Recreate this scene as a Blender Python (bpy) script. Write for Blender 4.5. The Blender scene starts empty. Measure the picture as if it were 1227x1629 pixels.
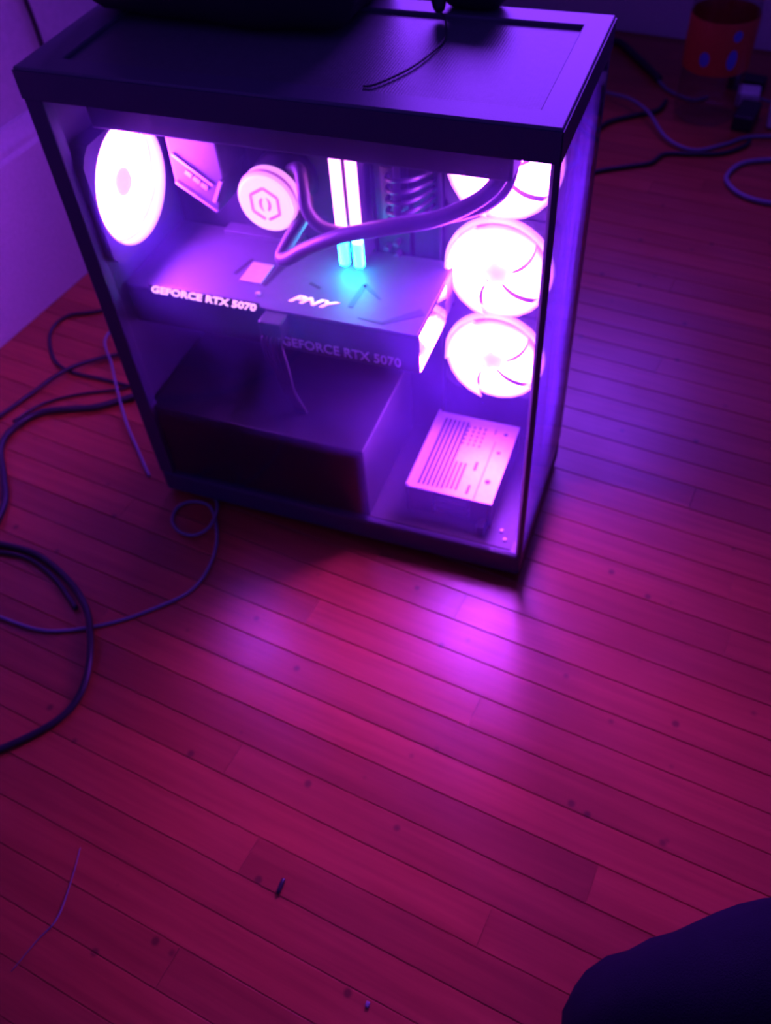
import bpy, math, random
from mathutils import Matrix, Vector, noise

random.seed(7)
S = bpy.context.scene
COL = S.collection
R = math.radians

# ------------------------------------------------------------------ camera
cd = bpy.data.cameras.new('camera')
cam = bpy.data.objects.new('camera', cd)
COL.objects.link(cam)
Mc = Matrix(((0.93914356, -0.22459871, 0.2599323, 0.0887983),
             (0.33884512, 0.73012405, -0.59338256, -0.5167057),
             (-0.05650987, 0.6453482, 0.76179547, 0.7204158),
             (0, 0, 0, 1)))
cam.matrix_world = Mc
cd.sensor_fit = 'VERTICAL'
cd.sensor_height = 24.0
cd.lens = 1404.979 / 1629.0 * 24.0
cd.clip_start = 0.02
cd.dof.use_dof = True
cd.dof.focus_distance = 0.42
cd.dof.aperture_fstop = 0.0207 / 0.0027     # aperture diameter about 2 mm
S.camera = cam

# ------------------------------------------------------------------ world, room light, exposure
w = bpy.data.worlds.new('world')
S.world = w
w.use_nodes = True
w.node_tree.nodes['Background'].inputs[0].default_value = (0.14, 0.05, 1.0, 1)
w.node_tree.nodes['Background'].inputs[1].default_value = 0.26

ROOM_POWER = 7.5
ld = bpy.data.lights.new('room_lamp', 'AREA')
ld.shape = 'RECTANGLE'
ld.size, ld.size_y = 0.7, 0.35
ld.energy = ROOM_POWER
ld.color = (0.22, 0.036, 1.0)
ld.spread = R(118)
lamp = bpy.data.objects.new('room_lamp', ld)
COL.objects.link(lamp)
lamp.location = (-0.25, 1.15, 0.93)
lamp.rotation_euler = (Vector((-0.05, 0.1, 0.46)) - lamp.location).to_track_quat('-Z', 'Y').to_euler()

S.view_settings.view_transform = 'Standard'
S.view_settings.look = 'None'
S.view_settings.gamma = 1
S.view_settings.use_curve_mapping = False
S.view_settings.exposure = 0.0
FAN = 1.05            # strength of the fan lights

# ------------------------------------------------------------------ materials
def mat(name, base, rough=0.5, metal=0.0, bump=0.0, bscale=200.0, vary=0.15, spec=0.5, sheen=0.0):
    m = bpy.data.materials.new(name)
    m.use_nodes = True
    nt = m.node_tree
    b = nt.nodes['Principled BSDF']
    b.inputs['Roughness'].default_value = rough
    b.inputs['Metallic'].default_value = metal
    b.inputs['Specular IOR Level'].default_value = spec
    if sheen:
        b.inputs['Sheen Weight'].default_value = sheen
    tc = nt.nodes.new('ShaderNodeTexCoord')
    n = nt.nodes.new('ShaderNodeTexNoise')
    n.inputs['Scale'].default_value = bscale
    n.inputs['Detail'].default_value = 4
    nt.links.new(tc.outputs['Object'], n.inputs['Vector'])
    mx = nt.nodes.new('ShaderNodeMix')
    mx.data_type = 'RGBA'
    mx.inputs[6].default_value = [c * (1 - vary) for c in base] + [1]
    mx.inputs[7].default_value = [min(1, c * (1 + vary)) for c in base] + [1]
    nt.links.new(n.outputs['Fac'], mx.inputs[0])
    nt.links.new(mx.outputs[2], b.inputs['Base Color'])
    if bump:
        bp = nt.nodes.new('ShaderNodeBump')
        bp.inputs['Strength'].default_value = bump
        bp.inputs['Distance'].default_value = 0.001
        nt.links.new(n.outputs['Fac'], bp.inputs['Height'])
        nt.links.new(bp.outputs['Normal'], b.inputs['Normal'])
    return m

def emit(name, col, strength):
    m = bpy.data.materials.new(name)
    m.use_nodes = True
    b = m.node_tree.nodes['Principled BSDF']
    b.inputs['Base Color'].default_value = (0.5, 0.5, 0.5, 1)
    b.inputs['Roughness'].default_value = 0.4
    b.inputs['Emission Color'].default_value = (*col, 1)
    b.inputs['Emission Strength'].default_value = strength
    return m

def blade_material(name, inner, outer, r0, r1, k):
    """frosted fan blade lit by LEDs in the hub: the light falls off towards the tip"""
    m = bpy.data.materials.new(name)
    m.use_nodes = True
    nt = m.node_tree
    b = nt.nodes['Principled BSDF']
    b.inputs['Base Color'].default_value = (0.6, 0.6, 0.6, 1)
    b.inputs['Roughness'].default_value = 0.45
    tc = nt.nodes.new('ShaderNodeTexCoord')
    mul = nt.nodes.new('ShaderNodeVectorMath'); mul.operation = 'MULTIPLY'
    mul.inputs[1].default_value = (1, 1, 0)
    ln = nt.nodes.new('ShaderNodeVectorMath'); ln.operation = 'LENGTH'
    nt.links.new(tc.outputs['Object'], mul.inputs[0])
    nt.links.new(mul.outputs[0], ln.inputs[0])
    mr = nt.nodes.new('ShaderNodeMapRange'); mr.interpolation_type = 'SMOOTHSTEP'
    mr.inputs['From Min'].default_value = r0
    mr.inputs['From Max'].default_value = r1
    nt.links.new(ln.outputs['Value'], mr.inputs['Value'])
    mx = nt.nodes.new('ShaderNodeMix'); mx.data_type = 'RGBA'
    mx.inputs[6].default_value = (*[c * k for c in inner], 1)
    mx.inputs[7].default_value = (*outer, 1)
    nt.links.new(mr.outputs[0], mx.inputs[0])
    nt.links.new(mx.outputs[2], b.inputs['Emission Color'])
    b.inputs['Emission Strength'].default_value = 1.0
    return m

def glass_material(name, tint, haze, film_scale=(14, 14, 14)):
    m = bpy.data.materials.new(name)
    m.use_nodes = True
    nt = m.node_tree
    nt.nodes.clear()
    out = nt.nodes.new('ShaderNodeOutputMaterial')
    tr = nt.nodes.new('ShaderNodeBsdfTransparent'); tr.inputs[0].default_value = (*tint, 1)
    gl = nt.nodes.new('ShaderNodeBsdfGlossy'); gl.inputs['Roughness'].default_value = 0.04
    lw = nt.nodes.new('ShaderNodeLayerWeight'); lw.inputs[0].default_value = 0.5
    pw = nt.nodes.new('ShaderNodeMath'); pw.operation = 'POWER'; pw.inputs[1].default_value = 5
    ma = nt.nodes.new('ShaderNodeMath'); ma.operation = 'MULTIPLY_ADD'
    ma.inputs[1].default_value = 0.9; ma.inputs[2].default_value = 0.035
    nt.links.new(lw.outputs['Facing'], pw.inputs[0])
    nt.links.new(pw.outputs[0], ma.inputs[0])
    mix = nt.nodes.new('ShaderNodeMixShader')
    nt.links.new(ma.outputs[0], mix.inputs[0])
    nt.links.new(tr.outputs[0], mix.inputs[1])
    nt.links.new(gl.outputs[0], mix.inputs[2])
    if haze:
        # uneven blue translucent film, stands in for the glare around the fans
        tl = nt.nodes.new('ShaderNodeBsdfTranslucent'); tl.inputs[0].default_value = (0.36, 0.28, 1.0, 1)
        tc = nt.nodes.new('ShaderNodeTexCoord')
        n = nt.nodes.new('ShaderNodeTexNoise'); n.inputs['Scale'].default_value = 1; n.inputs['Detail'].default_value = 5
        sc = nt.nodes.new('ShaderNodeVectorMath'); sc.operation = 'MULTIPLY'; sc.inputs[1].default_value = film_scale
        nt.links.new(tc.outputs['Object'], sc.inputs[0])
        nt.links.new(sc.outputs[0], n.inputs['Vector'])
        mm = nt.nodes.new('ShaderNodeMath'); mm.operation = 'MULTIPLY'; mm.inputs[1].default_value = haze * 2
        nt.links.new(n.outputs['Fac'], mm.inputs[0])
        m2 = nt.nodes.new('ShaderNodeMixShader')
        nt.links.new(mm.outputs[0], m2.inputs[0])
        nt.links.new(mix.outputs[0], m2.inputs[1])
        nt.links.new(tl.outputs[0], m2.inputs[2])
        mix = m2
    nt.links.new(mix.outputs[0], out.inputs[0])
    return m

def wood_material():
    m = bpy.data.materials.new('varnished_oak')
    m.use_nodes = True
    nt = m.node_tree
    L = nt.links
    b = nt.nodes['Principled BSDF']
    geo = nt.nodes.new('ShaderNodeNewGeometry')
    oi = nt.nodes.new('ShaderNodeObjectInfo')
    rot = nt.nodes.new('ShaderNodeVectorRotate'); rot.rotation_type = 'Z_AXIS'
    rot.inputs['Angle'].default_value = R(6.8)
    L.new(geo.outputs['Position'], rot.inputs['Vector'])
    add = nt.nodes.new('ShaderNodeVectorMath'); add.operation = 'MULTIPLY_ADD'
    cmb = nt.nodes.new('ShaderNodeCombineXYZ')
    k = nt.nodes.new('ShaderNodeMath'); k.operation = 'MULTIPLY'; k.inputs[1].default_value = 13.0
    L.new(oi.outputs['Random'], k.inputs[0])
    L.new(k.outputs[0], cmb.inputs[0]); L.new(k.outputs[0], cmb.inputs[2])
    add.inputs[1].default_value = (6, 130, 6)
    L.new(rot.outputs[0], add.inputs[0]); L.new(cmb.outputs[0], add.inputs[2])
    n = nt.nodes.new('ShaderNodeTexNoise'); n.inputs['Scale'].default_value = 1.0
    n.inputs['Detail'].default_value = 6; n.inputs['Roughness'].default_value = 0.6
    L.new(add.outputs[0], n.inputs['Vector'])
    cr = nt.nodes.new('ShaderNodeValToRGB')
    cr.color_ramp.elements[0].position = 0.3; cr.color_ramp.elements[0].color = (0.33, 0.056, 0.022, 1)
    cr.color_ramp.elements[1].position = 0.72; cr.color_ramp.elements[1].color = (0.47, 0.094, 0.038, 1)
    L.new(n.outputs['Fac'], cr.inputs[0])
    hsv = nt.nodes.new('ShaderNodeHueSaturation')
    mr = nt.nodes.new('ShaderNodeMapRange'); mr.inputs['To Min'].default_value = 0.80; mr.inputs['To Max'].default_value = 1.16
    L.new(oi.outputs['Random'], mr.inputs['Value'])
    L.new(mr.outputs[0], hsv.inputs['Value'])
    L.new(cr.outputs[0], hsv.inputs['Color'])
    # small dark nail marks and flecks
    vo = nt.nodes.new('ShaderNodeTexVoronoi'); vo.inputs['Scale'].default_value = 24
    L.new(rot.outputs[0], vo.inputs['Vector'])
    st = nt.nodes.new('ShaderNodeMapRange'); st.inputs['From Min'].default_value = 0.05; st.inputs['From Max'].default_value = 0.10
    st.inputs['To Min'].default_value = 0.45; st.inputs['To Max'].default_value = 1.0
    L.new(vo.outputs['Distance'], st.inputs['Value'])
    mm = nt.nodes.new('ShaderNodeMix'); mm.data_type = 'RGBA'; mm.blend_type = 'MULTIPLY'
    mm.inputs[0].default_value = 1.0
    L.new(hsv.outputs[0], mm.inputs[6]); L.new(st.outputs[0], mm.inputs[7])
    L.new(mm.outputs[2], b.inputs['Base Color'])
    n2 = nt.nodes.new('ShaderNodeTexNoise'); n2.inputs['Scale'].default_value = 9; n2.inputs['Detail'].default_value = 3
    L.new(rot.outputs[0], n2.inputs['Vector'])
    r2 = nt.nodes.new('ShaderNodeMapRange'); r2.inputs['To Min'].default_value = 0.24; r2.inputs['To Max'].default_value = 0.42
    L.new(n2.outputs['Fac'], r2.inputs['Value'])
    L.new(r2.outputs[0], b.inputs['Roughness'])
    b.inputs['Specular IOR Level'].default_value = 0.65
    bp = nt.nodes.new('ShaderNodeBump'); bp.inputs['Strength'].default_value = 0.12; bp.inputs['Distance'].default_value = 0.001
    L.new(n.outputs['Fac'], bp.inputs['Height'])
    L.new(bp.outputs[0], b.inputs['Normal'])
    return m

def gradient_bar(name, z0, z1, lo, hi, split):
    """LED light bar whose colour runs from lo (bottom) to hi (top)"""
    m = emit(name, hi, 1.0)
    nt = m.node_tree
    b = nt.nodes['Principled BSDF']
    tc = nt.nodes.new('ShaderNodeTexCoord')
    sp = nt.nodes.new('ShaderNodeSeparateXYZ')
    nt.links.new(tc.outputs['Object'], sp.inputs[0])
    mr = nt.nodes.new('ShaderNodeMapRange')
    mr.inputs['From Min'].default_value = z0; mr.inputs['From Max'].default_value = z1
    nt.links.new(sp.outputs[2], mr.inputs[0])
    cr = nt.nodes.new('ShaderNodeValToRGB')
    cr.color_ramp.elements[0].position = split - 0.06; cr.color_ramp.elements[0].color = (*lo, 1)
    cr.color_ramp.elements[1].position = split + 0.06; cr.color_ramp.elements[1].color = (*hi, 1)
    nt.links.new(mr.outputs[0], cr.inputs[0])
    nt.links.new(cr.outputs[0], b.inputs['Emission Color'])
    return m

def mesh_panel_material():
    m = mat('fine_metal_mesh', (0.16, 0.16, 0.17), 0.42, 0.0)
    nt = m.node_tree
    b = nt.nodes['Principled BSDF']
    tc = nt.nodes.new('ShaderNodeTexCoord')
    vo = nt.nodes.new('ShaderNodeTexVoronoi'); vo.inputs['Scale'].default_value = 480; vo.inputs['Randomness'].default_value = 0.05
    nt.links.new(tc.outputs['Object'], vo.inputs['Vector'])
    bp = nt.nodes.new('ShaderNodeBump'); bp.inputs['Strength'].default_value = 0.5; bp.inputs['Distance'].default_value = 0.0006
    nt.links.new(vo.outputs['Distance'], bp.inputs['Height'])
    nt.links.new(bp.outputs[0], b.inputs['Normal'])
    return m

PINK = (0.40, 0.045, 1.0)
M = dict(
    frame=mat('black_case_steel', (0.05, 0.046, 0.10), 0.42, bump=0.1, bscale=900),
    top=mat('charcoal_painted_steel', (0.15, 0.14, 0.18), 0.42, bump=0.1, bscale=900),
    inner=mat('dark_grey_steel', (0.026, 0.025, 0.034), 0.5),
    shroud=mat('black_satin_steel', (0.022, 0.021, 0.03), 0.5),
    black=mat('black_plastic', (0.02, 0.02, 0.022), 0.4),
    rubber=mat('black_rubber', (0.022, 0.022, 0.025), 0.45),
    tube=mat('grey_rubber_hose', (0.075, 0.068, 0.08), 0.45),
    pcb=mat('dark_circuit_board', (0.02, 0.02, 0.03), 0.45, vary=0.5, bscale=90),
    sink=mat('grey_aluminium', (0.08, 0.075, 0.09), 0.45, 0.2),
    plate=mat('pale_steel_plate', (0.50, 0.48, 0.52), 0.38, 0.3),
    card=mat('graphite_card_metal', (0.06, 0.06, 0.07), 0.55, 0.0),
    mirror=mat('polished_card_end', (0.75, 0.75, 0.78), 0.07, 1.0, vary=0.02),
    white_pl=mat('white_plastic', (0.72, 0.70, 0.70), 0.4),
    pale_cable=mat('pale_grey_cable', (0.22, 0.22, 0.26), 0.45),
    glass=glass_material('tinted_glass', (0.93, 0.92, 0.95), 0.015),
    front_glass=glass_material('glare_hazed_glass', (0.93, 0.92, 0.95), 0.04, (60, 60, 3)),  # stronger film, streaked upright, for the glare on the front
    mesh=mesh_panel_material(),
    wood=wood_material(),
    gap=mat('dark_floor_gap', (0.30, 0.09, 0.035), 0.6),
    wall=mat('pale_wall_paint', (0.46, 0.44, 0.44), 0.7, bump=0.15, bscale=120),
    trim=mat('white_gloss_trim', (0.58, 0.56, 0.55), 0.45),
    bag=mat('black_woven_fabric', (0.016, 0.016, 0.018), 0.85, bump=0.4, bscale=700),
    denim=mat('dark_navy_cloth', (0.007, 0.008, 0.016), 0.95, bump=0.4, bscale=900, spec=0.04),
    shoe=mat('black_shoe', (0.015, 0.015, 0.015), 0.6),
    orange=mat('orange_label_film', (0.55, 0.09, 0.03), 0.4),
    blue=mat('blue_label_print', (0.10, 0.18, 0.62), 0.4),
    fan_frame=mat('smoke_fan_frame', (0.06, 0.06, 0.07), 0.4),
    pump=emit('lit_pump_face', (1.0, 0.50, 1.0), 1.7),
    pump_side=emit('lit_pump_ring', (1.0, 0.34, 1.0), 1.25),
    pump_mark=emit('dim_pump_mark', (0.55, 0.07, 0.52), 0.9),
    ring=emit('lit_fan_ring', (1.0, 0.34, 1.0), 1.4),
    side_ring=emit('lit_side_fan_ring', (1.0, 0.30, 1.0), 1.5),
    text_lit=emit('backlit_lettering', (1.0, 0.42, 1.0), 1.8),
    text_dim=mat('grey_lettering', (0.50, 0.50, 0.52), 0.5),
    dark_cut=mat('dark_recess', (0.012, 0.012, 0.014), 0.6),
    slot=mat('shaded_slot_steel', (0.05, 0.05, 0.06), 0.6),
)
M['blade'] = blade_material('lit_fan_blade', PINK, (1.25, 0.36, 1.7), 0.030, 0.0478, 170 * FAN)
M['rear_blade'] = blade_material('lit_rear_fan_blade', PINK, (1.6, 0.45, 2.2), 0.032, 0.0525, 200 * FAN)
M['hub'] = emit('lit_fan_hub', (1.0, 0.66, 1.0), 1.1)
M['ram'] = gradient_bar('memory_light_bar', 0.262, 0.366, (0.2, 48.0, 82.0), (14.0, 2.2, 14.0), 0.30)
M['clear'] = glass_material('clear_bottle_plastic', (0.86, 0.85, 0.86), 0.0)

# ------------------------------------------------------------------ mesh helpers
class MB:
    def __init__(s):
        s.v, s.f = [], []
    def add(s, vs, fs):
        o = len(s.v)
        s.v += [tuple(q) for q in vs]
        s.f += [tuple(i + o for i in f) for f in fs]
        return s
    def box(s, x0, x1, y0, y1, z0, z1):
        return s.add([(x0, y0, z0), (x1, y0, z0), (x1, y1, z0), (x0, y1, z0), (x0, y0, z1), (x1, y0, z1), (x1, y1, z1), (x0, y1, z1)],
                     [(3, 2, 1, 0), (4, 5, 6, 7), (0, 1, 5, 4), (1, 2, 6, 5), (2, 3, 7, 6), (3, 0, 4, 7)])
    def prism(s, poly, fn, d0, d1):
        n = len(poly)
        return s.add([fn(a, b, d0) for a, b in poly] + [fn(a, b, d1) for a, b in poly],
                     [tuple(range(n))[::-1], tuple(range(n, 2 * n))] + [(i, (i + 1) % n, n + (i + 1) % n, n + i) for i in range(n)])
    def lathe(s, prof, n=32, fn=lambda x, y, z: (x, y, z), cap=True):
        vs = [fn(r * math.cos(2 * math.pi * k / n), r * math.sin(2 * math.pi * k / n), z) for r, z in prof for k in range(n)]
        fs = []
        for i in range(len(prof) - 1):
            for k in range(n):
                fs.append((i * n + k, i * n + (k + 1) % n, (i + 1) * n + (k + 1) % n, (i + 1) * n + k))
        if cap:
            fs.append(tuple(range(n))[::-1])
            fs.append(tuple((len(prof) - 1) * n + k for k in range(n)))
        return s.add(vs, fs)
    def tube(s, pts, r, n=10, sub=8):
        P = [Vector(p) for p in pts]
        rs = list(r) if isinstance(r, (list, tuple)) else [r] * len(P)
        Q, RR = [], []
        for i in range(len(P) - 1):
            p0, p1, p2, p3 = P[max(i - 1, 0)], P[i], P[i + 1], P[min(i + 2, len(P) - 1)]
            for k in range(sub):
                t = k / sub
                Q.append(0.5 * (2 * p1 + (p2 - p0) * t + (2 * p0 - 5 * p1 + 4 * p2 - p3) * t * t + (3 * p1 - p0 - 3 * p2 + p3) * t ** 3))
                RR.append(rs[i] + (rs[i + 1] - rs[i]) * t)
        Q.append(P[-1]); RR.append(rs[-1])
        up = None
        vs = []
        for i, q in enumerate(Q):
            t = (Q[min(i + 1, len(Q) - 1)] - Q[max(i - 1, 0)]).normalized()
            if up is None:
                up = t.orthogonal().normalized()
            up = (up - t * up.dot(t)).normalized()
            sd = t.cross(up)
            for k in range(n):
                a = 2 * math.pi * k / n
                vs.append(q + (up * math.cos(a) + sd * math.sin(a)) * RR[i])
        m = len(Q)
        fs = [(i * n + k, i * n + (k + 1) % n, (i + 1) * n + (k + 1) % n, (i + 1) * n + k) for i in range(m - 1) for k in range(n)]
        fs += [tuple(range(n))[::-1], tuple((m - 1) * n + k for k in range(n))]
        return s.add(vs, fs)
    def build(s, name, m, parent=None, bevel=0.0, smooth=False, loc=None, label=None, shift=None):
        me = bpy.data.meshes.new(name)
        vs = s.v
        if shift is not None:
            vs = [(x - shift[0], y - shift[1], z - shift[2]) for x, y, z in vs]
        me.from_pydata(vs, [], s.f)
        me.materials.append(m)
        if smooth:
            me.polygons.foreach_set('use_smooth', [True] * len(me.polygons))
        o = bpy.data.objects.new(name, me)
        COL.objects.link(o)
        if bevel:
            b = o.modifiers.new('bevel', 'BEVEL')
            b.width = bevel; b.segments = 2; b.limit_method = 'ANGLE'
        if smooth or bevel:
            e = o.modifiers.new('smooth', 'WEIGHTED_NORMAL') if bevel and smooth else None
        if parent is not None:
            o.parent = parent
            if loc is None and parent.parent is None and parent.type == 'EMPTY':
                o.location = -parent.location
        if loc is not None:
            o.location = loc
        if label:
            o['label'] = label
        return o

def tag(o, label, cat, group=None, kind=None):
    o['label'] = label; o['category'] = cat
    if group: o['group'] = group
    if kind: o['kind'] = kind
    return o

def thing(name, loc, label, cat, group=None):
    o = bpy.data.objects.new(name, None)
    o.empty_display_size = 0.03
    o.location = loc
    COL.objects.link(o)
    return tag(o, label, cat, group)

def text(body, name, m, parent, origin, width, height, X, Y, Z, shear=0.0, extrude=0.0004, bold=0.0, loc=None):
    cu = bpy.data.curves.new(name, 'FONT')
    cu.body = body; cu.size = 1.0; cu.shear = shear; cu.extrude = 0.0; cu.offset = bold; cu.resolution_u = 3
    t = bpy.data.objects.new(name + '_source', cu)
    COL.objects.link(t)
    dg = bpy.context.evaluated_depsgraph_get()
    me = bpy.data.meshes.new_from_object(t.evaluated_get(dg))
    bpy.data.objects.remove(t); bpy.data.curves.remove(cu)
    xs = [v.co.x for v in me.vertices]; ys = [v.co.y for v in me.vertices]
    x0, x1, y0, y1 = min(xs), max(xs), min(ys), max(ys)
    X, Y, Z = Vector(X), Vector(Y), Vector(Z)
    O = Vector(origin)
    for v in me.vertices:
        v.co = O + X * ((v.co.x - x0) / (x1 - x0) * width) + Y * ((v.co.y - y0) / (y1 - y0) * height)
    me.materials.clear(); me.materials.append(m)
    me.name = name
    o = bpy.data.objects.new(name, me)
    COL.objects.link(o)
    o.parent = parent
    sd = o.modifiers.new('thick', 'SOLIDIFY'); sd.thickness = extrude; sd.offset = 1.0
    if loc is not None: o.location = loc
    return o

XZ = lambda a, b, d: (a, d, b)
XY = lambda a, b, d: (a, b, d)

# ------------------------------------------------------------------ room
TH = R(-6.8)
ca, sa = math.cos(TH), math.sin(TH)
def room(u, v, z=0.0):
    return (ca * u - sa * v, sa * u + ca * v, z)

def struct(name, mb, m, bevel=0.0):
    o = mb.build(name, m, bevel=bevel)
    o.rotation_euler = (0, 0, TH)
    o['kind'] = 'structure'
    return o

U0, U1, V0, V1 = -0.755, 1.25, -0.85, 1.29
floor = struct('floor', MB().box(U0 - 0.05, U1, V0, V1 + 0.05, -0.03, -0.0012), M['gap'])
PW = 0.0326
pm = MB().box(0, 1, 0, PW - 0.0011, -0.0012, 0)
pm.v = [(x, y + (0.0005 if False else 0), z) for x, y, z in pm.v]
# one unit plank with eased long edges, its length set by the object's scale
e = 0.0004
pm = MB()
pw = PW - 0.0006
prof = [(0, -0.0012), (0, -e), (e, 0), (pw - e, 0), (pw, -e), (pw, -0.0012)]
pm.prism(prof, lambda a, b, d: (d, a, b), 0, 1)
pmesh = bpy.data.meshes.new('plank')
pmesh.from_pydata(pm.v, [], pm.f)
pmesh.materials.append(M['wood'])
rng = random.Random(11)
nrow = int((V1 - V0) / PW)
off0 = (-0.416 + 0.119 * -0.097) % PW     # phase of the joints
vstart = V0 - (V0 % PW) + (off0 % PW)
for k in range(nrow + 1):
    v = vstart + k * PW
    if v + PW > V1 + 0.01: break
    u = U0 - rng.uniform(0.0, 0.5)
    while u < U1:
        ln = rng.choice((0.62, 0.78, 0.95, 1.15))
        a, b = max(u, U0), min(u + ln, U1)
        if b - a > 0.02:
            o = bpy.data.objects.new('plank', pmesh)
            COL.objects.link(o)
            o.parent = floor
            o.location = (a + 0.0005, v, rng.uniform(-0.0002, 0.0))
            o.scale = (b - a - 0.0004, 1, 1)
        u += ln
struct('wall_left', MB().box(U0 - 0.05, U0 - 0.014, V0, V1 + 0.05, -0.03, 2.2), M['wall'])
struct('wall_back', MB().box(U0 - 0.05, U1, V1 + 0.014, V1 + 0.05, -0.03, 2.2), M['wall'])
bb = [(0, 0), (0.014, 0), (0.014, 0.196), (0.011, 0.202), (0.011, 0.208), (0.006, 0.222), (0.004, 0.228), (0, 0.228)]
struct('baseboard_left', MB().prism([(U0 - 0.014 + a, b) for a, b in bb], lambda a, b, d: (a, d, b), V0, V1), M['trim'])
struct('baseboard_back', MB().prism([(V1 + 0.014 - a, b) for a, b in bb], lambda a, b, d: (d, a, b), U0 - 0.014, U1), M['trim'])

# ------------------------------------------------------------------ computer
L, W, H = 0.398, 0.172, 0.46
pc = thing('computer_tower', (-0.2, 0.086, 0), 'black glass-sided computer tower glowing pink and violet on the wooden floor', 'computer')
base = MB().box(-L, 0, 0, W, 0.006, 0.036).build('base_frame', M['frame'], pc, bevel=0.004)
for x in (-L + 0.03, -0.03):
    for y in (0.025, W - 0.025):
        MB().lathe([(0.011, 0), (0.012, 0.003), (0.012, 0.0062)], 16, lambda a, b, c, x=x, y=y: (x + a, y + b, c)).build('foot', M['rubber'], pc)
# interior floor lip
fl = MB().box(-0.158, -0.012, 0.006, 0.166, 0.036, 0.0372).build('floor_panel', M['inner'], pc)
# top
tp = MB()
fx0, fx1, fy0, fy1 = -0.368, -0.019, 0.021, 0.150
tp.box(-L, fx0, 0, W, 0.437, H); tp.box(fx1, 0, 0, W, 0.437, H)
tp.box(fx0, fx1, 0, fy0, 0.437, H); tp.box(fx0, fx1, fy1, W, 0.437, H)
top = MB()
# single frame with an opening (outer ring, inner ring)
o_ = [(-L, 0), (0, 0), (0, W), (-L, W)]
i_ = [(fx0, fy0), (fx1, fy0), (fx1, fy1), (fx0, fy1)]
vs = [(x, y, z) for z in (0.437, H) for x, y in o_] + [(x, y, z) for z in (0.437, H) for x, y in i_]
fs = []
for k in range(4):
    n = (k + 1) % 4
    fs += [(k, n, 4 + n, 4 + k), (8 + n, 8 + k, 12 + k, 12 + n), (4 + k, 4 + n, 12 + n, 12 + k), (n, k, 8 + k, 8 + n)]
top.add(vs, fs)
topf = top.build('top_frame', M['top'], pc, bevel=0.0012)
MB().box(fx0 + 0.0002, fx1 - 0.0002, fy0 + 0.0002, fy1 - 0.0002, 0.4535, 0.4572).build('top_filter', M['mesh'], pc, label='dark fine mesh panel set into the top')
# thin black strips put the shade of the top's unlit sides into colour
bd = MB()
bd.box(-L - 0.0006, 0.0006, -0.0008, 0.0, 0.4372, H - 0.002)
bd.box(0, 0.0008, -0.0008, W, 0.4372, H - 0.002)
bd.build('top_side_shade', M['frame'], pc)
# posts and rear
MB().box(-L, -L + 0.016, 0, 0.012, 0.036, 0.437).build('rear_post', M['frame'], pc, bevel=0.001)
MB().box(-0.0032, 0.0004, -0.0004, 0.0040, 0.036, 0.437).build('corner_seam', M['frame'], pc)
MB().box(-0.0062, -0.0034, 0.0037, 0.0062, 0.036, 0.437).build('lit_edge_strip', M['white_pl'], pc)  # pale strip added to show the glass edge catching the fan light
MB().box(-0.010, 0, W - 0.008, W, 0.036, 0.437).build('far_post', M['frame'], pc, bevel=0.001)
FYC, FZC = 0.062, 0.3400
rp = MB()
x0, x1 = -L + 0.004, -L + 0.008
oh = 0.051
rp.box(x0, x1, 0.012, W, 0.036, FZC - oh); rp.box(x0, x1, 0.012, W, FZC + oh, 0.437)
rp.box(x0, x1, 0.012, FYC - oh, FZC - oh, FZC + oh); rp.box(x0, x1, FYC + oh, W, FZC - oh, FZC + oh)
for k in range(-4, 5):
    rp.box(x0, x1, FYC + k * 0.0115 - 0.0022, FYC + k * 0.0115 + 0.0022, FZC - oh, FZC + oh)
rp.build('rear_panel', M['frame'], pc)
MB().box(-L + 0.008, -0.010, W - 0.003, W, 0.036, 0.437).build('far_panel', M['frame'], pc)
MB().box(-L + 0.008, -0.124, 0.145, 0.148, 0.036, 0.437).build('motherboard_tray', M['inner'], pc)
br = MB()
br.box(-0.124, -0.121, 0.138, 0.148, 0.036, 0.437)
br.box(-0.0165, -0.0135, 0.138, 0.160, 0.036, 0.437)
br.box(-0.124, -0.010, 0.158, 0.160, 0.036, 0.437)
br.build('fan_bracket', M['inner'], pc)
# glass
MB().box(-L + 0.016, -0.0033, 0.0, 0.0035, 0.036, 0.437).build('side_glass', M['glass'], pc, label='tinted glass side panel')
MB().box(-0.0033, 0.0, 0.0042, W - 0.008, 0.036, 0.437).build('front_glass', M['front_glass'], pc, label='tinted glass front panel')
# power supply shroud
sh = MB()
sh.box(-L + 0.010, -0.158, 0.006, 0.144, 0.036, 0.129)
sh.build('power_supply_shroud', M['shroud'], pc, bevel=0.0015)
# radiator under the top
rad = MB().box(-0.362, -0.034, 0.020, 0.140, 0.409, 0.436).build('radiator', M['black'], pc, bevel=0.002)
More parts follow.
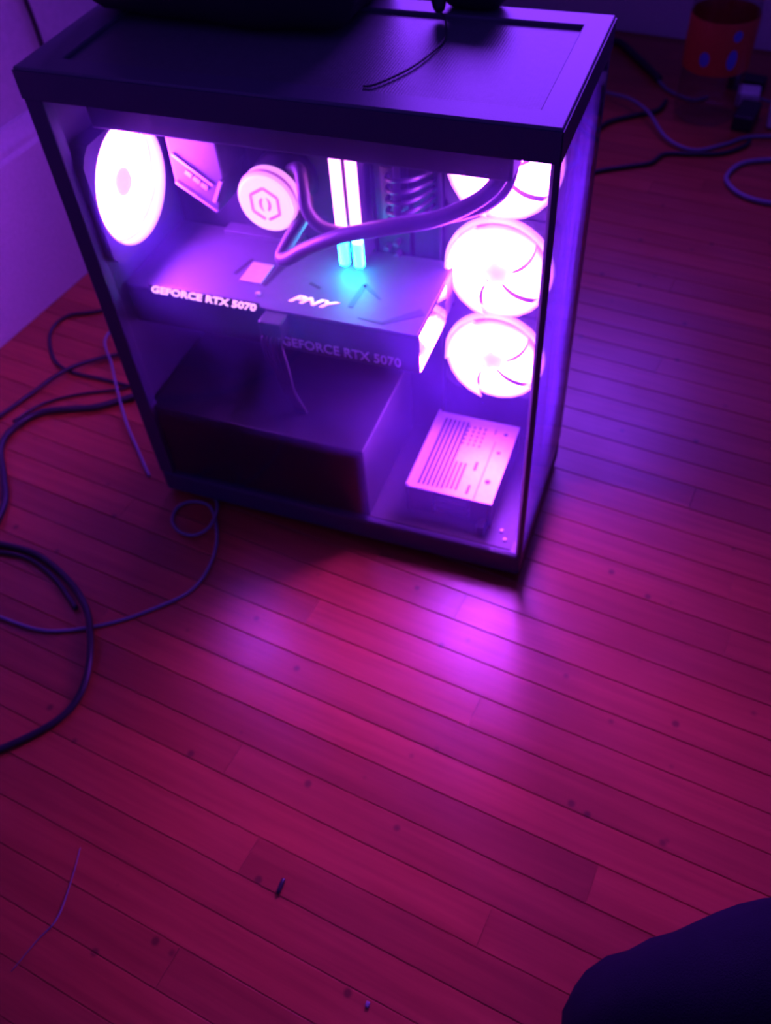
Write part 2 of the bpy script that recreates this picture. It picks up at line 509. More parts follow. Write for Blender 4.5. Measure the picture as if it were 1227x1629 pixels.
# ---- fans
def fan(name, centre, axis, r, parent, label, nb=7, sweep=50, skew=26, ring=False, rot=0.3, proud=0.0, bm='blade'):
    """axis: unit normal the fan faces; frame local z = axis"""
    z = Vector(axis)
    up = Vector((0, 0, 1))
    x = up.cross(z).normalized()
    Rm = Matrix((x, up, z)).transposed().to_4x4()
    t = 0.0105
    hw = r + 0.0022
    fr = MB()
    n = 48
    # square frame with a round opening
    sq = []
    for k in range(n):
        a = 2 * math.pi * k / n
        c, s_ = math.cos(a), math.sin(a)
        q = hw / max(abs(c), abs(s_))
        q = min(q, hw * 1.28)
        sq.append((c * q, s_ * q, c * (r + 0.0008), s_ * (r + 0.0008)))
    vs = []
    for zz in (-t - max(proud, 0), -proud):
        vs += [(a, b, zz) for a, b, c, d in sq]
        vs += [(c, d, zz) for a, b, c, d in sq]
    fs = []
    for k in range(n):
        m_ = (k + 1) % n
        fs += [(k, n + k, n + m_, m_), (2 * n + k, 2 * n + m_, 3 * n + m_, 3 * n + k), (k, m_, 2 * n + m_, 2 * n + k), (n + m_, n + k, 3 * n + k, 3 * n + m_)]
    fr.add(vs, fs)
    # four struts at the back
    for k in range(4):
        a = math.pi / 4 + k * math.pi / 2
        c, s_ = math.cos(a), math.sin(a)
        w2 = 0.0016
        pts = [(c * 0.012 - s_ * w2, s_ * 0.012 + c * w2), (c * 0.012 + s_ * w2, s_ * 0.012 - c * w2), (c * (r + 0.001) + s_ * w2, s_ * (r + 0.001) - c * w2), (c * (r + 0.001) - s_ * w2, s_ * (r + 0.001) + c * w2)]
        fr.prism(pts, XY, -t - max(proud, 0), -t - max(proud, 0) + 0.0015)
    f = fr.build(name, M['fan_frame'], parent, label=label)
    f.matrix_local = Matrix.Translation(Vector(centre) - parent.location) @ Rm
    if ring:
        rg = MB()
        rg.lathe([(r + 0.0007, -0.009), (r + 0.0007, 0.008), (r - 0.0007, 0.008), (r - 0.0007, -0.009), (r + 0.0007, -0.009)], 48, cap=False)
        rg.build('light_ring', M['ring'], f, smooth=True, loc=(0, 0, 0))
    if not ring:
        MB().lathe([(r + 0.0006, -0.0105), (r + 0.0006, -0.0060), (r - 0.003, -0.0060), (r - 0.003, -0.0105), (r + 0.0006, -0.0105)], 48, cap=False).build('light_ring', M['side_ring'], f, smooth=False, loc=(0, 0, 0))
    hb = MB().lathe([(0.0125, -0.009), (0.0125, -0.001), (0.0110, 0.0006), (0.0, 0.0008)], 28, cap=False)
    hb.build('hub', M['hub'], f, smooth=True, loc=(0, 0, 0))
    pitch = 0.006 if proud > 0 else 0.0055
    pz_ = 0.003 if proud > 0 else -0.0015
    bl = MB()
    NR, NA = 6, 4
    th = 0.0009
    vs = []
    for side in (0, 1):
        for i in range(NR + 1):
            q = i / NR
            rr = 0.0122 + (r - 0.0012 - 0.0122) * q
            for j in range(NA + 1):
                ww = j / NA
                a = R(skew * q ** 1.3 + (ww - 0.5) * sweep * (0.90 + 0.10 * q))
                zz = pz_ - pitch * (1 - ww) * (0.45 + 0.55 * q) - side * th
                vs.append((rr * math.cos(a), rr * math.sin(a), zz))
    fs = []
    wv = NA + 1
    off = (NR + 1) * wv
    for i in range(NR):
        for j in range(NA):
            a = i * wv + j
            fs.append((a, a + wv, a + wv + 1, a + 1))
            fs.append((off + a, off + a + 1, off + a + wv + 1, off + a + wv))
    for i in range(NR):
        a = i * wv; fs.append((a, off + a, off + a + wv, a + wv))
        a = i * wv + NA; fs.append((a, a + wv, off + a + wv, off + a))
    for j in range(NA):
        a = NR * wv + j; fs.append((a, off + a, off + a + 1, a + 1))
    bl.add(vs, fs)
    b0 = bl.build('blade', M[bm], f, smooth=True, loc=(0, 0, 0))
    for k in range(nb):
        o = b0 if k == 0 else b0.copy()
        if k:
            COL.objects.link(o); o.parent = f
        o.rotation_euler = (0, 0, 2 * math.pi * k / nb + rot)
    return f

for zc, lb in ((0.160, 'lowest of the three side fans'), (0.259, 'middle of the three side fans'), (0.358, 'uppermost side fan behind the hose')):
    fan('case_fan', (-0.0685, 0.130, zc), (0, -1, 0), 0.0485, pc, lb, 5, 69, 30, rot=0.89, proud=0.011)
fan('case_fan', (-0.381, FYC, FZC), (1, 0, 0), 0.0508, pc, 'rear fan blazing white at the left', 7, 66, 30, ring=True, bm='rear_blade', proud=-0.0082)

# ---- motherboard
mb = MB().box(-0.378, -0.152, 0.1405, 0.1425, 0.150, 0.405).build('motherboard', M['pcb'], pc)
PXL = (0, 0, 0)
io = MB()
io.prism([(-0.352, 0.404), (-0.306, 0.404), (-0.304, 0.336), (-0.316, 0.300), (-0.354, 0.322)], XZ, 0.096, 0.1405)
ioc = io.build('rear_port_cover', M['sink'], mb, bevel=0.0015)
ridge = MB()
def bar(mb_, p, q, wd, y0, y1):
    d = Vector((q[0] - p[0], q[1] - p[1])).normalized() * wd / 2
    n_ = (-d.y, d.x)
    mb_.prism([(p[0] + n_[0], p[1] + n_[1]), (p[0] - n_[0], p[1] - n_[1]), (q[0] - n_[0], q[1] - n_[1]), (q[0] + n_[0], q[1] + n_[1])], XZ, y0, y1)
bar(ridge, (-0.349, 0.352), (-0.315, 0.328), 0.0022, 0.0935, 0.097)
bar(ridge, (-0.352, 0.326), (-0.316, 0.303), 0.0018, 0.0935, 0.097)
bar(ridge, (-0.306, 0.333), (-0.317, 0.312), 0.0028, 0.0935, 0.097)
for k in range(3):
    t = k / 3
    a = (-0.340 + 0.020 * t, 0.337 - 0.0145 * t)
    bar(ridge, a, (a[0] + 0.0052, a[1] - 0.0037), 0.0042, 0.0945, 0.097)
ridge.build('cover_ridges', M['plate'], mb)
MB().box(-0.300, -0.215, 0.118, 0.1405, 0.378, 0.404).build('heat_sink', M['sink'], mb, bevel=0.002)
m2 = MB().box(-0.335, -0.255, 0.126, 0.1405, 0.243, 0.262); m2.box(-0.300, -0.279, 0.123, 0.1265, 0.244, 0.252)
m2.build('drive_heat_sink', M['sink'], mb, bevel=0.0008)
sk = MB().box(-0.300, -0.222, 0.136, 0.1405, 0.285, 0.362).build('processor_socket', M['black'], mb, bevel=0.001)
for x in (-0.2005, -0.1865): MB().box(x - 0.004, x + 0.004, 0.134, 0.1405, 0.258, 0.378).build('memory_slot', M['black'], mb)
cap = MB()
for k, (x, z) in enumerate(((-0.225, 0.392), (-0.236, 0.392), (-0.247, 0.372), (-0.168, 0.372), (-0.168, 0.360), (-0.176, 0.385), (-0.163, 0.27), (-0.163, 0.258), (-0.172, 0.264))):
    cap.lathe([(0.003, 0.0), (0.003, 0.008), (0.0026, 0.0085)], 10, lambda a, b, c, x=x, z=z: (x + a, 0.1405 - c, z + b))
cap.build('capacitors', M['sink'], mb)['kind'] = 'stuff'
# power lead plugged at the board's edge
MB().box(-0.170, -0.158, 0.122, 0.1405, 0.300, 0.350).build('power_socket', M['black'], mb, bevel=0.001)
wr = MB()
for k in range(5):
    z = 0.303 + 0.0100 * k
    wr.tube([(-0.163, 0.124, z), (-0.160, 0.112, z + 0.002), (-0.148, 0.108, z + 0.004), (-0.136, 0.120, z + 0.006 - k * 0.001), (-0.130, 0.146, z + 0.004 - k * 0.002)], 0.0020, 6, 5)
wr.build('power_wires', M['black'], mb, smooth=True)['kind'] = 'stuff'
# ---- memory sticks
for x in (-0.2005, -0.1865):
    st = MB().box(x - 0.0035, x + 0.0035, 0.106, 0.138, 0.263, 0.3665).build('memory_stick', M['card'], pc, bevel=0.0008)
    lbm = MB().box(x - 0.0046, x + 0.0046, 0.0985, 0.1062, 0.2625, 0.3665)
    lbm.build('light_bar', M['ram'], st, bevel=0.003, loc=(0, 0, 0))
# ---- pump
PCX, PCZ, PR = -0.2615, 0.3225, 0.0275
yl = lambda a, b, c: (PCX + a, c, PCZ + b)
pump = MB().lathe([(PR, 0.101), (PR, 0.090), (PR - 0.002, 0.0875)], 44, yl).build('cooler_pump', M['pump_side'], pc, smooth=True, label='glowing round pump')
MB().lathe([(PR - 0.002, 0.0876), (PR - 0.0028, 0.0862), (PR - 0.004, 0.0858)], 44, yl).build('pump_face', M['pump'], pump)
MB().lathe([(PR + 0.0003, 0.0935), (PR + 0.0004, 0.092), (PR - 0.0002, 0.0895)], 44, yl, cap=False).build('pump_seam', M['pump_mark'], pump)
mk = MB()
hexo = [(0.0145 * math.sin(R(60 * k)), 0.0150 * math.cos(R(60 * k))) for k in range(6)]
for k in range(6):
    p, q = hexo[k], hexo[(k + 1) % 6]
    if k in (2, 3):   # open at the bottom corner
        if k == 2: q = (q[0] + (p[0] - q[0]) * 0.14, q[1] + (p[1] - q[1]) * 0.14)
        else: p = (p[0] + (q[0] - p[0]) * 0.14, p[1] + (q[1] - p[1]) * 0.14)
    bar(mk, (PCX + p[0], PCZ + p[1]), (PCX + q[0], PCZ + q[1]), 0.0026, 0.0851, 0.0858)
for sg in (-1, 1):
    pts = []
    for k in range(9):
        a = R(-62 + 124 * k / 8)
        pts.append((sg * 0.0058 * math.cos(a), 0.0068 * math.sin(a)))
    for k in range(9):
        a = R(62 - 124 * k / 8)
        pts.append((sg * (0.0024 * math.cos(a) + 0.0006), 0.0058 * math.sin(a) + sg * 0.0012))
    mk.prism([(PCX + a, PCZ + b) for a, b in pts], XZ, 0.0851, 0.0858)
mk.build('pump_emblem', M['pump_mark'], pump)
MB().lathe([(PR * 1.02, 0.137), (PR * 1.02, 0.115), (PR * 0.9, 0.112), (PR * 0.9, 0.1005)], 36, yl).build('pump_base', M['black'], pump, smooth=True)
# ---- coolant hoses
h1 = MB().tube([(-0.050, 0.085, 0.414), (-0.052, 0.078, 0.392), (-0.064, 0.068, 0.370), (-0.098, 0.060, 0.350), (-0.140, 0.055, 0.338), (-0.178, 0.055, 0.325), (-0.212, 0.058, 0.306), (-0.235, 0.062, 0.289), (-0.2435, 0.067, 0.287), (-0.240, 0.080, 0.296), (-0.231, 0.097, 0.312), (-0.2335, 0.108, 0.322)], 0.0062, 12, 8)
h1.build('coolant_hose', M['tube'], pc, smooth=True)
h2 = MB().tube([(-0.246, 0.112, 0.342), (-0.232, 0.100, 0.350), (-0.2260, 0.090, 0.338), (-0.2240, 0.088, 0.322), (-0.213, 0.088, 0.308), (-0.190, 0.090, 0.304), (-0.160, 0.092, 0.314), (-0.125, 0.094, 0.324), (-0.095, 0.098, 0.331), (-0.068, 0.100, 0.345), (-0.054, 0.100, 0.368), (-0.050, 0.100, 0.414)], 0.0055, 12, 8)
h2.build('coolant_hose', M['tube'], pc, smooth=True)
# ---- graphics card
gx0, gx1, gy0, gy1, gz0, gz1 = -0.388, -0.1085, 0.030, 0.1395, 0.216, 0.2575
gpu = MB().box(gx0, gx1, gy0, gy1, gz0, gz1 - 0.0016).build('graphics_card', M['black'], pc, bevel=0.002)
bpl = MB().box(gx0, gx1 - 0.0002, gy0 + 0.0004, 0.138, gz1 - 0.0016, gz1).build('backplate', M['card'], gpu, bevel=0.0008)
ec = MB()
ec.box(gx1, gx1 + 0.0014, gy0 + 0.002, 0.106, 0.2395, gz1 - 0.001)
ec.box(gx1, gx1 + 0.0014, gy0 + 0.001, 0.104, gz0 + 0.002, 0.2385)
ec.build('polished_end', M['mirror'], gpu)
# recessed pattern on the backplate
cut = MB()
def flat(mb_, p, q, w0, w1, z0=gz1 - 0.0002, z1=gz1 + 0.0003):
    d = Vector((q[0] - p[0], q[1] - p[1])).normalized()
    n_ = Vector((-d.y, d.x))
    mb_.prism([tuple(Vector(p) + n_ * w0 / 2), tuple(Vector(p) - n_ * w0 / 2), tuple(Vector(q) - n_ * w1 / 2), tuple(Vector(q) + n_ * w1 / 2)], XY, z0, z1)
for a in (((-0.1765, 0.052), (-0.1755, 0.085), 0.005, 0.005), ((-0.1765, 0.086), (-0.155, 0.069), 0.005, 0.002),
          ((-0.165, 0.040), (-0.140, 0.0385), 0.001, 0.004), ((-0.142, 0.0385), (-0.114, 0.062), 0.004, 0.009),
          ((-0.296, 0.070), (-0.290, 0.095), 0.005, 0.003), ((-0.262, 0.060), (-0.258, 0.095), 0.003, 0.007), ((-0.224, 0.075), (-0.212, 0.070), 0.003, 0.003)):
    cut = MB()
    flat(cut, *a)
    cut.build('backplate_inlay', M['dark_cut'], gpu)
MB().box(-0.287, -0.266, 0.061, 0.090, gz1, gz1 + 0.0012).build('backplate_block', M['plate'], gpu)
MB().lathe([(0.0024, gz1), (0.0024, gz1 + 0.0015), (0.002, gz1 + 0.002)], 14, lambda a, b, c: (-0.262 + a, 0.047 + b, c)).build('backplate_screw', M['plate'], gpu)
MB().box(-0.3625, -0.2535, gy0 + 0.0002, gy0 + 0.0022, 0.250, 0.2612).build('lettering_strip', M['black'], gpu)
text('GEFORCE RTX 5070', 'lit_lettering', M['text_lit'], gpu, (-0.3605, gy0, 0.2528), 0.105, 0.0080, (1, 0, 0), (0, 0, 1), (0, -1, 0), 0.3, 0.0006, 0.03)
text('GEFORCE RTX 5070', 'side_lettering', M['text_dim'], gpu, (-0.236, gy0, 0.2205), 0.112, 0.0100, (1, 0, 0), (0, 0, 1), (0, -1, 0), 0.0, 0.0004, 0.01)
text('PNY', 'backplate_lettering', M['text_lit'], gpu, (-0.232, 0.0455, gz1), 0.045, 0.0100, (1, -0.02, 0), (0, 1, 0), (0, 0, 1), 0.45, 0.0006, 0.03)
# power plug and lead of the card
MB().box(-0.2475, -0.226, 0.014, 0.031, 0.238, 0.256).build('power_plug', M['black'], gpu, bevel=0.0015)
ld_ = MB()
for k in range(5):
    x = -0.245 + 0.0042 * k
    ld_.tube([(x, 0.018, 0.243), (x, 0.0125, 0.236), (x + 0.001, 0.013, 0.220), (x + 0.004 - 0.001 * k, 0.017, 0.200), (x + 0.006 - 0.002 * k, 0.024, 0.17), (x + 0.006 - 0.002 * k, 0.040, 0.130)], 0.0021, 6, 5)
ld_.build('power_lead', M['rubber'], gpu, smooth=True)['kind'] = 'stuff'
# ---- drive cage with the slotted plate
px0, px1, py0, py1, pz = -0.1245, -0.0375, 0.026, 0.136, 0.072
cg = MB()
cg.box(px0, px0 + 0.002, py0, py1, 0.0365, pz); cg.box(px1 - 0.002, px1, py0, py1, 0.0365, pz)
cg.box(px0, px1, py1 - 0.002, py1, 0.0365, pz)
cg.box(px0, px1, py0 + 0.014, py0 + 0.016, 0.0365, pz)
cage = cg.build('drive_cage', M['inner'], pc)
MB().box(px0, px1, py0, py1, pz, pz + 0.0014).build('slotted_plate', M['plate'], cage, loc=(0, 0, 0), label='bright steel plate with slots')
MB().box(px0, px0 + 0.0022, py0, py1, pz + 0.0014, pz + 0.004).build('plate_lip', M['plate'], cage, loc=(0, 0, 0))
sv = MB()
zt0, zt1 = pz + 0.001, pz + 0.0017
for k in range(9):
    x = px0 + 0.0095 + k * 0.0047
    if k < 6: sv.box(x, x + 0.0027, py0 + 0.006, py1 - 0.008, zt0, zt1)
    else:
        sv.box(x, x + 0.0024, py0 + 0.008, py0 + 0.045, zt0, zt1)
for a in range(4):
    for b in range(5):
        x = px0 + 0.036 + a * 0.0058; y = py1 - 0.012 - b * 0.0062
        sv.box(x, x + 0.0019, y - 0.0033, y, zt0, zt1)
sv.box(-0.0672, -0.0644, 0.064, 0.076, zt0, zt1); sv.box(-0.0660, -0.0632, 0.032, 0.044, zt0, zt1)
sv.box(-0.0565, -0.0556, py0 + 0.001, 0.108, zt0, zt1)
sv.box(-0.0600, -0.0590, py1 - 0.018, py1 - 0.010, zt0, zt1)
for x, y, r in ((-0.0485, 0.121, 0.0020), (-0.049, 0.094, 0.0022), (-0.049, 0.053, 0.0029)):
    sv.lathe([(r, zt0), (r, zt1)], 12, lambda a, b, c, x=x, y=y: (x + a, y + b, c))
sv.build('plate_slots', M['slot'], cage, loc=(0, 0, 0))['kind'] = 'stuff'
fr_ = MB()
for k in range(3): fr_.box(px0 + 0.028, px1 - 0.024, py0 + 0.003 - 0.001 * k, py0 + 0.014, 0.040 + 0.0095 * k, 0.0465 + 0.0095 * k)
fr_.build('drive_tray', M['card'], cage, loc=(0, 0, 0), bevel=0.0008)
for b_ in ((px0, px0 + 0.027, py0 + 0.001, py0 + 0.014, 0.0366, 0.0715), (px1 - 0.023, px1 - 0.003, py0 + 0.001, py0 + 0.014, 0.0366, 0.0715), (px1 - 0.012, px1 - 0.004, py0 - 0.012, py0 + 0.001, 0.0366, 0.050)):
    MB().box(*b_).build('drive_latch', M['black'], cage, loc=(0, 0, 0), bevel=0.0015)
for x, y in ((-0.020, 0.016), (-0.026, 0.026)):
    MB().lathe([(0.0022, 0.0371), (0.0022, 0.0386), (0.0012, 0.039)], 12, lambda a, b, c, x=x, y=y: (x + a, y + b, c)).build('floor_screw', M['plate'], pc)

# ------------------------------------------------------------------ things on the tower
def soft_box(name, x0, x1, y0, y1, z0, z1, m, amp, n=14, rad=0.02):
    mb_ = MB()
    import bmesh
    bm = bmesh.new()
    bmesh.ops.create_cube(bm, size=1.0)
    bmesh.ops.subdivide_edges(bm, edges=bm.edges[:], cuts=n, use_grid_fill=True)
    c = Vector(((x0 + x1) / 2, (y0 + y1) / 2, (z0 + z1) / 2)); h = Vector(((x1 - x0) / 2, (y1 - y0) / 2, (z1 - z0) / 2))
    for v in bm.verts:
        p = Vector((v.co.x * 2 * h.x, v.co.y * 2 * h.y, v.co.z * 2 * h.z))
        inn = Vector((max(-h.x + rad, min(h.x - rad, p.x)), max(-h.y + rad, min(h.y - rad, p.y)), max(-h.z + rad, min(h.z - rad, p.z))))
        d = p - inn
        if d.length > 1e-6: p = inn + d.normalized() * rad
        q = c + p
        nz = noise.noise(q * 18) * amp
        q += p.normalized() * nz
        q.z = max(q.z, z0)
        v.co = q - Vector((c.x, c.y, z0))
    me = bpy.data.meshes.new(name)
    bm.to_mesh(me); bm.free()
    me.polygons.foreach_set('use_smooth', [True] * len(me.polygons))
    me.materials.append(m)
    o = bpy.data.objects.new(name, me)
    COL.objects.link(o)
    o.location = (c.x, c.y, z0)
    return o
bag = soft_box('cloth_bag', -0.396, -0.176, 0.086, 0.215, 0.4604, 0.60, M['bag'], 0.006)
tag(bag, 'large black soft bag resting on the rear half of the tower top', 'bag')
cc = thing('charging_cable', (-0.124, 0.150, 0.4604), 'thin black cable with tapered plug, curving over the mesh top', 'cable')
MB().tube([(-0.137, 0.168, 0.510), (-0.130, 0.160, 0.488), (-0.1255, 0.150, 0.468), (-0.1235, 0.146, 0.4635)], [0.0085, 0.0080, 0.0055, 0.0032], 12, 6).build('plug', M['rubber'], cc, smooth=True)
MB().tube([(-0.1235, 0.1465, 0.4630), (-0.116, 0.136, 0.4602), (-0.109, 0.110, 0.4587), (-0.112, 0.083, 0.4587), (-0.119, 0.058, 0.4587), (-0.132, 0.034, 0.4587), (-0.140, 0.030, 0.4582)], 0.0008, 8, 6).build('cord', M['tube'], cc, smooth=True)
gd = soft_box('gadget', -0.128, -0.078, 0.150, 0.185, 0.4604, 0.490, M['black'], 0.0015, 8, 0.014)
tag(gd, 'small black rounded gadget at the far edge of the tower top, right of the plug', 'gadget')

# ------------------------------------------------------------------ cables on the floor
def cable(name, pts, r, m, label, group=None, z=None, n=8):
    z = z or {}
    P = [(x, y, r + 0.0003 + z.get(i, 0)) for i, (x, y) in enumerate(pts)]
    c = P[0]
    o = MB().tube(P, r, n, 7).build(name, m, smooth=True, shift=(c[0], c[1], 0), loc=(c[0], c[1], 0))
    tag(o, label, 'cable', group)
    return o
G1 = 'cables left of the tower'
cable('power_cable', [(-0.514, 0.125), (-0.529, 0.112), (-0.553, 0.093), (-0.609, 0.068), (-0.627, 0.034), (-0.623, 0.002), (-0.592, -0.036), (-0.567, -0.068), (-0.557, -0.098), (-0.556, -0.129), (-0.558, -0.16)], 0.0042, M['rubber'], 'thickest black cable leaving the left of the tower and bending down the frame edge', G1)
cable('thin_cable', [(-0.60, 0.32), (-0.651, 0.266), (-0.688, 0.244), (-0.692, 0.208), (-0.659, 0.163), (-0.623, 0.145), (-0.575, 0.143), (-0.500, 0.142), (-0.43, 0.15)], 0.0024, M['rubber'], 'thin black cable looping out left of the tower near the wall', G1)
cable('thin_cable', [(-0.50, 0.205), (-0.557, 0.198), (-0.601, 0.17), (-0.624, 0.133), (-0.645, 0.092), (-0.659, 0.047), (-0.681, 0.001), (-0.70, -0.04)], 0.0028, M['rubber'], 'black cable slanting down left across the base of the looping one', G1, {2: 0.002, 3: 0.006, 1: 0.001})
cable('thin_cable', [(-0.47, 0.16), (-0.523, 0.146), (-0.543, 0.132), (-0.590, 0.108), (-0.622, 0.080), (-0.637, 0.045)], 0.0018, M['rubber'], 'thinnest black cable running just above the thickest black one', G1)
cable('pale_cable', [(-0.60, 0.27), (-0.606, 0.211), (-0.568, 0.164), (-0.532, 0.12), (-0.496, 0.078), (-0.46, 0.043), (-0.43, 0.014)], 0.0017, M['pale_cable'], 'thin pale cable beside the rear edge of the tower, crossing the black ones', G1, {0: 0.001, 1: 0.007, 2: 0.008, 3: 0.0105, 4: 0.004})
cable('black_cable', [(-0.64, -0.150), (-0.58, -0.130), (-0.537, -0.122), (-0.488, -0.122), (-0.438, -0.14), (-0.397, -0.167), (-0.37, -0.201), (-0.354, -0.235), (-0.352, -0.262), (-0.362, -0.287), (-0.392, -0.321), (-0.42, -0.339), (-0.47, -0.36)], 0.0034, M['rubber'], 'black cable bowing in a wide arc over the floor at the left edge', None, {4: 0.0, 5: 0.004, 6: 0.005, 7: 0.003})
cable('black_cable', [(-0.64, -0.163), (-0.571, -0.141), (-0.531, -0.131), (-0.493, -0.129), (-0.452, -0.143), (-0.41, -0.168)], 0.0024, M['rubber'], 'shorter black cable lying along the inside start of the wide arc', None)
cable('grey_cable', [(-0.58, -0.19), (-0.529, -0.197), (-0.48, -0.2), (-0.434, -0.201), (-0.403, -0.192), (-0.366, -0.171), (-0.337, -0.146), (-0.311, -0.116), (-0.305, -0.086), (-0.311, -0.053), (-0.325, -0.026), (-0.343, -0.006), (-0.364, -0.005), (-0.376, -0.017), (-0.373, -0.036), (-0.358, -0.048), (-0.34, -0.049), (-0.328, -0.037), (-0.329, -0.016), (-0.340, 0.004), (-0.36, 0.014)], 0.0018, M['pale_cable'], 'thin grey cable with a small loop in front of the tower', None, {16: 0.002, 17: 0.004, 18: 0.004, 19: 0.0, 15: 0.001})
G2 = 'cables behind the tower by the bottle'
cable('power_cable', [(-0.155, 1.255), (-0.125, 1.245), (-0.088, 1.195), (-0.033, 1.112)], 0.0065, M['rubber'], 'thick straight black lead between the tower and the orange bottle', G2)
cable('pale_cable', [(-0.033, 1.112), (-0.010, 1.078), (0.03, 1.054), (0.055, 1.07)], 0.003, M['pale_cable'], 'short pale cord end carrying on from the thick straight black lead', G2)
cable('black_cable', [(-0.150, 0.80), (-0.110, 0.86), (-0.103, 0.908), (-0.087, 0.946), (-0.051, 0.977), (-0.019, 1.001), (-0.010, 1.038)], 0.0040, M['rubber'], 'black cable leaving the right of the tower, crossed by the pale one', G2)
cable('pale_cable', [(-0.18, 1.10), (-0.143, 1.067), (-0.11, 1.038), (-0.067, 1.008), (-0.030, 0.968), (0.010, 0.905), (0.055, 0.885), (0.100, 0.915), (0.135, 0.948), (0.214, 0.965), (0.30, 0.97)], 0.0030, M['pale_cable'], 'long pale cable curving round the front of the orange bottle', G2, {3: 0.012, 4: 0.012, 2: 0.005, 5: 0.004})
cable('black_cable', [(-0.14, 0.74), (-0.097, 0.769), (-0.068, 0.792), (-0.033, 0.812), (-0.002, 0.831), (0.014, 0.862), (0.055, 0.872), (0.098, 0.885), (0.128, 0.915), (0.135, 0.935)], 0.0034, M['rubber'], 'black wavy cable on the floor nearest the tower front, below the bottle', G2, {8: 0.000})
cable('grey_cable', [(0.30, 0.91), (0.228, 0.894), (0.172, 0.882), (0.13, 0.860), (0.112, 0.815), (0.125, 0.782), (0.149, 0.763), (0.181, 0.757), (0.235, 0.762), (0.30, 0.77)], 0.0036, M['pale_cable'], 'grey cable bent in a half loop at the right edge', G2)
# cord on the wall
wc = room(U0 - 0.0105, 0.318)
o = MB().tube([(wc[0], wc[1], 0.2285), (wc[0], wc[1] + 0.001, 0.30), (wc[0] - 0.001, wc[1] - 0.002, 0.40), (wc[0], wc[1], 0.60), (wc[0], wc[1], 0.9)], 0.003, 8, 6).build('wall_cord', M['rubber'], smooth=True, shift=(wc[0], wc[1], 0.2285), loc=(wc[0], wc[1], 0.2285))
tag(o, 'thin dark cord running straight down the left wall behind the tower', 'cord')

# ------------------------------------------------------------------ bottle and plugs at the right
BX, BY = 0.056, 1.012
bt = thing('drink_bottle', (BX, BY, 0), 'clear plastic bottle with an orange label standing on the floor by the wall', 'bottle')
bl = lambda a, b, c: (BX + a, BY + b, c)
MB().lathe([(0.032, 0.001), (0.044, 0.002), (0.050, 0.010), (0.0505, 0.03), (0.049, 0.060), (0.0495, 0.085), (0.0505, 0.09), (0.0505, 0.165), (0.0500, 0.185), (0.044, 0.22), (0.026, 0.262), (0.0145, 0.28), (0.0140, 0.295)], 40, bl).build('bottle_body', M['clear'], bt, smooth=True)
MB().lathe([(0.0512, 0.083), (0.0516, 0.085), (0.0516, 0.158), (0.0512, 0.160)], 40, bl, cap=False).build('label_wrap', M['orange'], bt, smooth=True, label='orange paper label')
MB().lathe([(0.0160, 0.281), (0.0165, 0.284), (0.0165, 0.299), (0.0155, 0.301)], 28, bl).build('cap', M['white_pl'], bt, smooth=True)
def patch(a0, zc, da, dz):
    spots = MB()
    n = 12
    vs = [bl(0.0519 * math.cos(R(a0)), 0.0519 * math.sin(R(a0)), zc)]
    for k in range(n):
        t = 2 * math.pi * k / n
        a = R(a0 + da * math.cos(t))
        vs.append(bl(0.0519 * math.cos(a), 0.0519 * math.sin(a), zc + dz * math.sin(t)))
    spots.add(vs, [(0, 1 + k, 1 + (k + 1) % n) for k in range(n)])
    spots.build('label_print', M['blue'], bt, label='blue patch printed on the label')
patch(-108, 0.107, 9, 0.011); patch(-62, 0.108, 9, 0.015); patch(-60, 0.142, 8, 0.008)
ch = thing('charger_plug', (0.119, 1.062, 0), 'small white charger block on a black adapter right of the bottle', 'charger')
MB().box(0.100, 0.136, 1.046, 1.082, 0.0005, 0.026).build('charger_body', M['white_pl'], ch, bevel=0.004)
MB().tube([(0.136, 1.064, 0.012), (0.165, 1.066, 0.006), (0.21, 1.074, 0.0032), (0.28, 1.09, 0.0032)], 0.0026, 8, 6).build('cord', M['pale_cable'], ch, smooth=True)
ad = MB().box(-0.016, 0.016, -0.032, 0.032, 0, 0.024).build('power_adapter', M['black'], bevel=0.003, loc=(0.122, 0.998, 0.0003))
ad.rotation_euler = (0, 0, R(-8))
tag(ad, 'black power adapter in front of the small white charger block', 'adapter')
ad2 = MB().box(-0.030, 0.030, -0.014, 0.014, 0, 0.022).build('power_adapter', M['black'], bevel=0.003, loc=(0.112, 1.120, 0.0003))
ad2.rotation_euler = (0, 0, R(-12))
tag(ad2, 'black power adapter lying behind the small white charger block', 'adapter')
sp = thing('power_strip', (0.20, 1.0, 0), 'pale power strip cut off by the right edge of the picture', 'power strip')
MB().box(0.155, 0.30, 0.985, 1.040, 0.0005, 0.034).build('strip_body', M['white_pl'], sp, bevel=0.004)
for k in range(2):
    for d in (-0.006, 0.006):
        MB().box(0.190 + k * 0.05 + d - 0.001, 0.190 + k * 0.05 + d + 0.001, 1.008, 1.018, 0.0335, 0.0344).build('socket_slot', M['black'], sp)

# ------------------------------------------------------------------ bits on the floor
db = soft_box('debris', -0.106, -0.1025, -0.352, -0.340, 0.0002, 0.003, M['black'], 0.0006, 3, 0.0012)
tag(db, 'tiny dark crumb lying alone on the floor in the foreground', 'debris')
db = soft_box('lint', -0.0115, -0.0085, -0.4035, -0.3995, 0.0002, 0.0015, M['pale_cable'], 0.0005, 3, 0.0006)
tag(db, 'tiny pale speck of lint near the bottom edge', 'lint')
th_ = MB().tube([(-0.275, -0.372, 0.0008), (-0.268, -0.395, 0.0008), (-0.262, -0.425, 0.0010), (-0.268, -0.445, 0.0008), (-0.274, -0.470, 0.0008)], [0.0003, 0.0004, 0.0007, 0.0004, 0.0003], 6, 6)
o = th_.build('thread', M['pale_cable'], smooth=True, shift=(-0.262, -0.425, 0), loc=(-0.262, -0.425, 0))
tag(o, 'thin pale thread of fluff on the floor at lower left', 'thread')

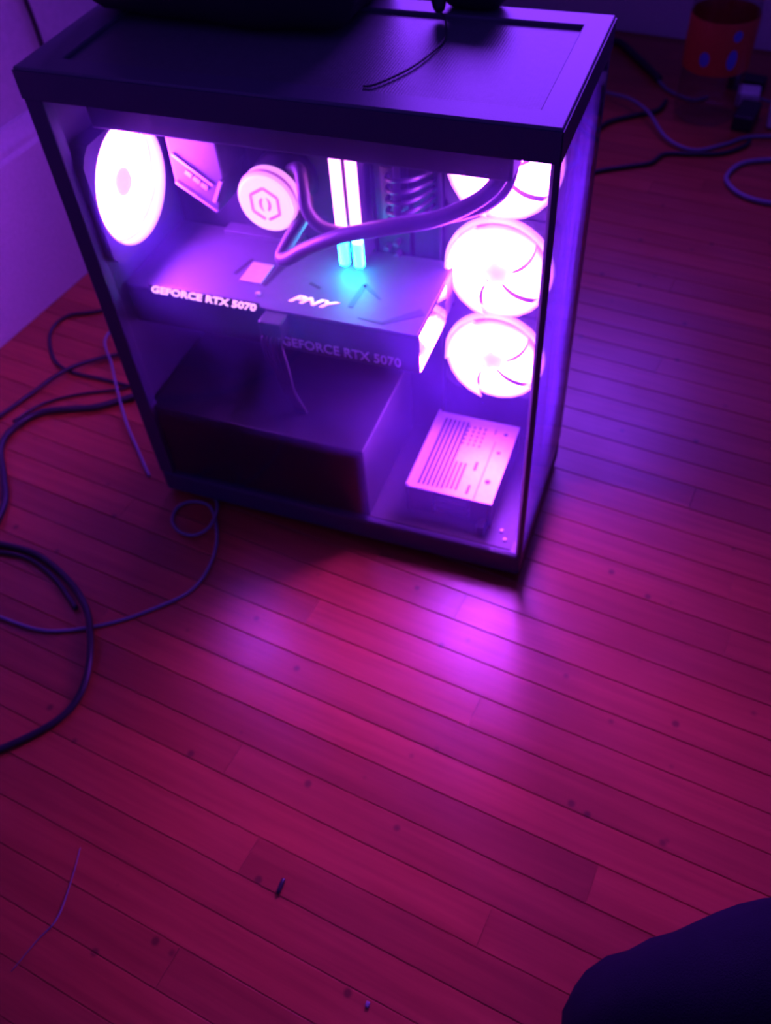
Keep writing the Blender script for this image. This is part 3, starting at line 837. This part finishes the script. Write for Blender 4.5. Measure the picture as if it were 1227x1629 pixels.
# ------------------------------------------------------------------ the kneeling person at the lower right
def person():
    V = {}
    vs, es, rs = [], [], []
    def j(n, p, r):
        V[n] = len(vs); vs.append(p); rs.append(r)
    def e(a, b): es.append((V[a], V[b]))
    j('pelvis', (0.44, -0.47, 0.36), 0.085)
    j('waist', (0.46, -0.475, 0.45), 0.088)
    j('chest', (0.47, -0.475, 0.55), 0.092)
    e('pelvis', 'waist'); e('waist', 'chest')
    for s, y, kx in (('near', -0.018, 0.140), ('far', -0.27, 0.16)):
        yy = -0.362 + y
        hip = (0.40, (-0.322 if s == 'near' else -0.555), 0.36)
        knee = (kx, yy, 0.056)
        j('hip' + s, hip, 0.080)
        mid = tuple(hip[i] * 0.5 + knee[i] * 0.5 for i in range(3))
        j('mid' + s, (mid[0], mid[1], mid[2] + 0.004), 0.068)
        j('low' + s, tuple(hip[i] * 0.18 + knee[i] * 0.82 for i in range(3)), 0.057)
        j('knee' + s, knee, 0.050)
        j('shin' + s, (knee[0] + 0.09, yy - 0.01, 0.047), 0.044)
        j('calf' + s, (knee[0] + 0.20, yy - 0.02, 0.047), 0.044)
        j('ankle' + s, (knee[0] + 0.345, yy - 0.03, 0.036), 0.032)
        e('pelvis', 'hip' + s); e('hip' + s, 'mid' + s); e('mid' + s, 'low' + s); e('low' + s, 'knee' + s)
        e('knee' + s, 'shin' + s); e('shin' + s, 'calf' + s); e('calf' + s, 'ankle' + s)
    me = bpy.data.meshes.new('trousers')
    O = (0.40, -0.47, 0)
    me.from_pydata([(x - O[0], y - O[1], z) for x, y, z in vs], es, [])
    root = thing('person', O, 'person kneeling in dark navy trousers, one bent knee in the lower right corner', 'person')
    o = bpy.data.objects.new('trousers', me)
    COL.objects.link(o); o.parent = root
    me.materials.append(M['denim'])
    sm = o.modifiers.new('skin', 'SKIN'); sm.use_smooth_shade = True
    for i, r in enumerate(rs): me.skin_vertices[0].data[i].radius = (r, r)
    me.skin_vertices[0].data[0].use_root = True
    o.modifiers.new('sub', 'SUBSURF').levels = 2
    o.modifiers['sub'].render_levels = 2
    tx = bpy.data.textures.new('folds', 'CLOUDS'); tx.noise_scale = 0.06
    dm = o.modifiers.new('folds', 'DISPLACE'); dm.texture = tx; dm.strength = 0.012; dm.mid_level = 0.5
    for yy in (-0.392, -0.642):
        kx = 0.172 if yy > -0.5 else 0.16
        MB().tube([(kx + 0.335, yy, 0.034), (kx + 0.375, yy - 0.003, 0.034), (kx + 0.42, yy - 0.006, 0.045), (kx + 0.45, yy - 0.008, 0.070), (kx + 0.455, yy - 0.008, 0.09)], [0.030, 0.033, 0.034, 0.030, 0.018], 14, 6).build('shoe', M['shoe'], root, smooth=True)
    # a fold of cloth gathered over the knee
person()
